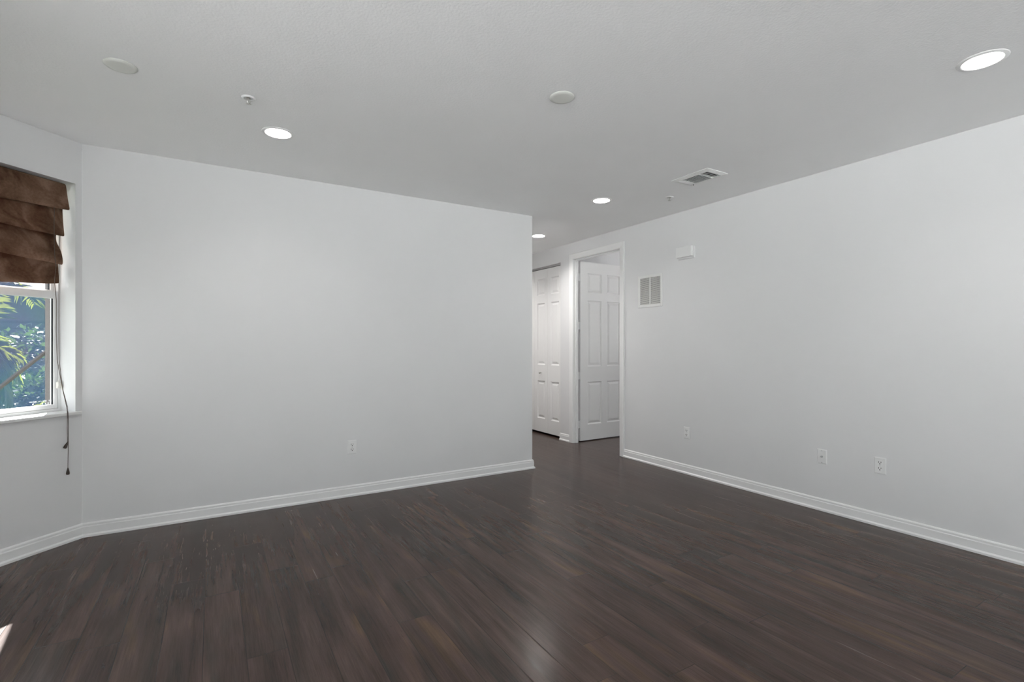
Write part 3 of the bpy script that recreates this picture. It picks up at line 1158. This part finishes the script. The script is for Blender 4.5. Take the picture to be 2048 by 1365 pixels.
def slat(bm, a, b, tilt, wid=0.0105):
    """slat from a to b at z -0.011..-0.003, leaning by tilt (dx, dy)"""
    (x0, y0), (x1, y1) = a, b
    tx, ty = tilt
    lo_z, hi_z = -0.0125, -0.0035
    d = Vector((x1 - x0, y1 - y0)).normalized()
    nx, ny = -d.y * 0.0008, d.x * 0.0008
    v = []
    for (px_, py_) in ((x0, y0), (x1, y1)):
        for s in (-1, 1):
            v.append(bm.verts.new((px_ + s * nx, py_ + s * ny, lo_z)))
            v.append(bm.verts.new((px_ + tx + s * nx, py_ + ty + s * ny, hi_z)))
    for q in ((0, 1, 3, 2), (4, 6, 7, 5), (0, 4, 5, 1), (2, 3, 7, 6), (0, 2, 6, 4), (1, 5, 7, 3)):
        bm.faces.new([v[i] for i in q])


yC, yA = -0.060, 0.092      # banks: near end, middle, far end
bm = bm_new()
for k in range(8):
    x = -ix + 0.004 + k * (2 * ix - 0.016) / 7
    slat(bm, (x, yC + 0.006), (x, yA - 0.006), (0.008, 0))
obj('middle_slats', bm, M['grille'], av)
bm = bm_new()
for k in range(4):
    y = -iy + 0.008 + k * (yC + iy - 0.010) / 3
    slat(bm, (-ix + 0.004, y), (ix - 0.004, y), (0, 0.008))
obj('near_end_slats', bm, M['grille'], av)
bm = bm_new()
for k in range(3):
    y = yA + 0.008 + k * (iy - yA - 0.010) / 2
    slat(bm, (-ix + 0.004, y), (ix - 0.004, y), (0, -0.008))
obj('far_end_slats', bm, M['grille'], av)
bm = bm_new()
add_box(bm, (-ix, yC - 0.002, -0.013), (ix, yC + 0.002, -0.002))
obj('divider', bm, M['grille'], av)
bm = bm_new()
add_box(bm, (-ix, yA - 0.002, -0.013), (ix, yA + 0.002, -0.002))
obj('divider', bm, M['grille'], av)
bm = bm_new()
add_box(bm, (ix - 0.004, 0.108, -0.020), (ix - 0.001, 0.112, -0.012))
lv = obj('damper_lever', bm, M['dark'], av)

# ------------------------------------------------------------------ outside
bm = bm_new()
add_box(bm, (-40, -40, -0.25), (40, 60, -0.14))
struct(obj('ground', bm, M['grass']), 'green lawn outside the house', 'ground')
bm = bm_new()
add_box(bm, (-26.0, -30.0, -0.14), (-1.75, 1.6, -0.11))  # pale ground added and spread wide to bounce sun onto the ceiling
add_box(bm, (-1.75, -30.0, -0.14), (26.0, -3.7, -0.11))
add_box(bm, (7.3, -3.7, -0.14), (26.0, 12.0, -0.11))
struct(obj('bounce_slab', bm, M['bounce_slab']), 'pale concrete ground added to bounce sun in through the glass doors', 'bounce_slab')

# screened enclosure frame beyond the bay window
se = tag(empty('screen_enclosure', (-1.301, 6.2, -0.14)), 'bronze framed insect screen wall with a diagonal brace outside the window', 'screen enclosure')
bm = bm_new()
add_box(bm, (-0.022, -0.025, 0), (0.022, 0.025, 3.3))
obj('post', bm, M['bronze'], se)
bm = bm_new()
add_box(bm, (-2.64, -0.025, 0), (-2.596, 0.025, 3.3))
obj('post', bm, M['bronze'], se)
bm = bm_new()
add_box(bm, (-2.6, -0.022, 0), (-0.022, 0.022, 0.06))
obj('bottom_rail', bm, M['bronze'], se)
bm = bm_new()
add_box(bm, (-2.6, -0.022, 3.24), (-0.022, 0.022, 3.3))
obj('top_rail', bm, M['bronze'], se)
bm = bm_new()
add_tube(bm, [(-0.02, 0.0, 1.272), (-1.22, 0.0, 0.03)], 0.017, 4)
obj('brace', bm, M['bronze'], se)
bm = bm_new()
add_box(bm, (-2.6, -0.0015, 0.05), (-0.022, 0.0015, 3.25))
sm = obj('screen_mesh', bm, M['screen'], se)
sm['label'] = 'insect screen with a bluish glare haze in its colour'

# neighbouring house
nh = tag(empty('neighbor_house', (-9.0, 17.0, -0.14)), 'tan neighbouring house with dark siding behind the palms', 'house')
bm = bm_new()
add_box(bm, (-3.5, 0, 0), (12, 6, 2.7))
obj('house_wall', bm, M['stucco'], nh)
bm = bm_new()
add_box(bm, (3.2, -0.06, 0.3), (6.6, 0.0, 1.95))
sg_ = obj('siding_panel', bm, M['siding'], nh)
sg_['label'] = 'dark horizontal siding'
bm = bm_new()
for A in ([(-4.0, -0.6, 2.55), (12.5, -0.6, 2.55), (12.5, 6.6, 2.55), (-4.0, 6.6, 2.55), (-1.5, 3, 4.0), (10, 3, 4.0)],):
    v = [bm.verts.new(p) for p in A]
    for q in ((0, 1, 5, 4), (2, 3, 4, 5), (1, 2, 5), (3, 0, 4), (3, 2, 1, 0)):
        bm.faces.new([v[i] for i in q])
obj('house_roof', bm, M['roof'], nh)


def frond_mesh(rnd, length, droop, nleaf=22, lw=0.042):
    bm = bm_new()
    pts = []
    n = 10
    for i in range(n + 1):
        t = i / n
        pts.append(Vector((length * t * (1 - 0.18 * t * droop), 0, length * (0.55 * t - droop * 0.75 * t * t))))
    add_tube(bm, pts, [0.011 * (1 - 0.8 * i / n) + 0.001 for i in range(n + 1)], 5)
    for i in range(nleaf):
        t = 0.16 + 0.84 * i / nleaf
        k = min(n - 1, int(t * n))
        p = pts[k].lerp(pts[k + 1], t * n - k)
        d = (pts[k + 1] - pts[k]).normalized()
        ll = length * 0.34 * math.sin(PI * (0.18 + 0.78 * t)) + 0.05
        for s in (-1, 1):
            out = (d * rnd.uniform(0.55, 0.9) + Vector((0, s, 0)) * rnd.uniform(0.75, 1.0) + Vector((0, 0, rnd.uniform(-0.15, 0.28)))).normalized()
            side = out.cross(Vector((0, 0, 1))).normalized() * lw
            tip = p + out * ll + Vector((0, 0, -ll * rnd.uniform(0.15, 0.5)))
            mid = p + out * ll * 0.5 + Vector((0, 0, 0.01))
            a = bm.verts.new(p)
            b = bm.verts.new(mid + side * 0.5)
            c = bm.verts.new(tip)
            e = bm.verts.new(mid - side * 0.5)
            bm.faces.new([a, b, c])
            bm.faces.new([a, c, e])
    return bm


FR = []


def palm(loc, hgt, nf, flen, label, seed, lean=(0, 0)):
    rnd = random.Random(seed)
    r = tag(empty('palm_tree', loc), label, 'palm', 'palms outside the window')
    bm = bm_new()
    top = Vector((lean[0], lean[1], hgt))
    add_tube(bm, [(0, 0, 0), (lean[0] * 0.3, lean[1] * 0.3, hgt * 0.4), (lean[0] * 0.7, lean[1] * 0.7, hgt * 0.75), top], [0.08, 0.065, 0.06, 0.05], 10)
    obj('trunk', bm, M['bark'], r, True)
    for i in range(nf):
        if len(FR) < 6:
            bm = frond_mesh(rnd, 1.0, rnd.uniform(0.5, 1.3))
            f = obj('frond', bm, M['leaf'], r)
            FR.append(f.data)
        else:
            f = bpy.data.objects.new('frond', FR[rnd.randrange(6)])
            COL.objects.link(f)
            f.parent = r
        f.location = top
        f.rotation_euler = (rnd.uniform(-0.3, 0.3), rnd.uniform(-0.75, 0.55), i * 2.399 + rnd.uniform(-0.3, 0.3))
        s = flen * rnd.uniform(0.75, 1.15)
        f.scale = (s, s, s)
    return r


palm((-2.72, 8.2, -0.14), 1.25, 16, 1.1, 'low feathery palm just behind the screen wall', 5)
palm((-3.1, 11.3, -0.14), 2.2, 16, 1.3, 'taller palm behind the low one, its crown near the shade hem', 9)
palm((-1.55, 9.7, -0.14), 0.5, 14, 0.72, 'short palm clump with arching fronds seen low in the pane', 15)
palm((-5.6, 9.3, -0.14), 1.9, 16, 1.3, 'palm further left outside, beyond the frame edge', 21)


def shrub(loc, size, label, seed, n=1500):
    rnd = random.Random(seed)
    bm = bm_new()
    for i in range(n):
        d = Vector((rnd.gauss(0, 1), rnd.gauss(0, 1), rnd.gauss(0, 1))).normalized() * rnd.uniform(0.55, 1.0)
        p = Vector((d.x * size[0], d.y * size[1], size[2] * (1 + d.z) * 0.5 + 0.05))
        a = Vector((rnd.uniform(-1, 1), rnd.uniform(-1, 1), rnd.uniform(-0.6, 0.8))).normalized()
        b = a.cross(Vector((rnd.uniform(-1, 1), rnd.uniform(-1, 1), 1))).normalized()
        l = rnd.uniform(0.09, 0.2)
        v = [bm.verts.new(q) for q in (p, p + a * l * 0.5 + b * l * 0.22, p + a * l, p + a * l * 0.5 - b * l * 0.22)]
        bm.faces.new(v)
    r = tag(empty('garden_shrub', loc), label, 'shrub', 'shrubs outside the window')
    obj('foliage', bm, M['leaf2'], r)
    bm = bm_new()
    add_tube(bm, [(0, 0, 0), (0.02, 0, size[2] * 0.4), (0.0, 0.03, size[2] * 0.75)], [0.05, 0.04, 0.02], 8)
    obj('stem', bm, M['bark'], r, True)


shrub((-3.2, 13.6, -0.14), (1.0, 0.8, 1.7), 'dark leafy shrub in front of the neighbouring house', 31)
shrub((-2.2, 11.2, -0.14), (0.6, 0.6, 0.9), 'low leafy shrub in front of the darker one', 33, 1000)
shrub((-1.6, 14.5, -0.14), (1.0, 0.8, 2.1), 'tall leafy shrub behind the screen post', 35)
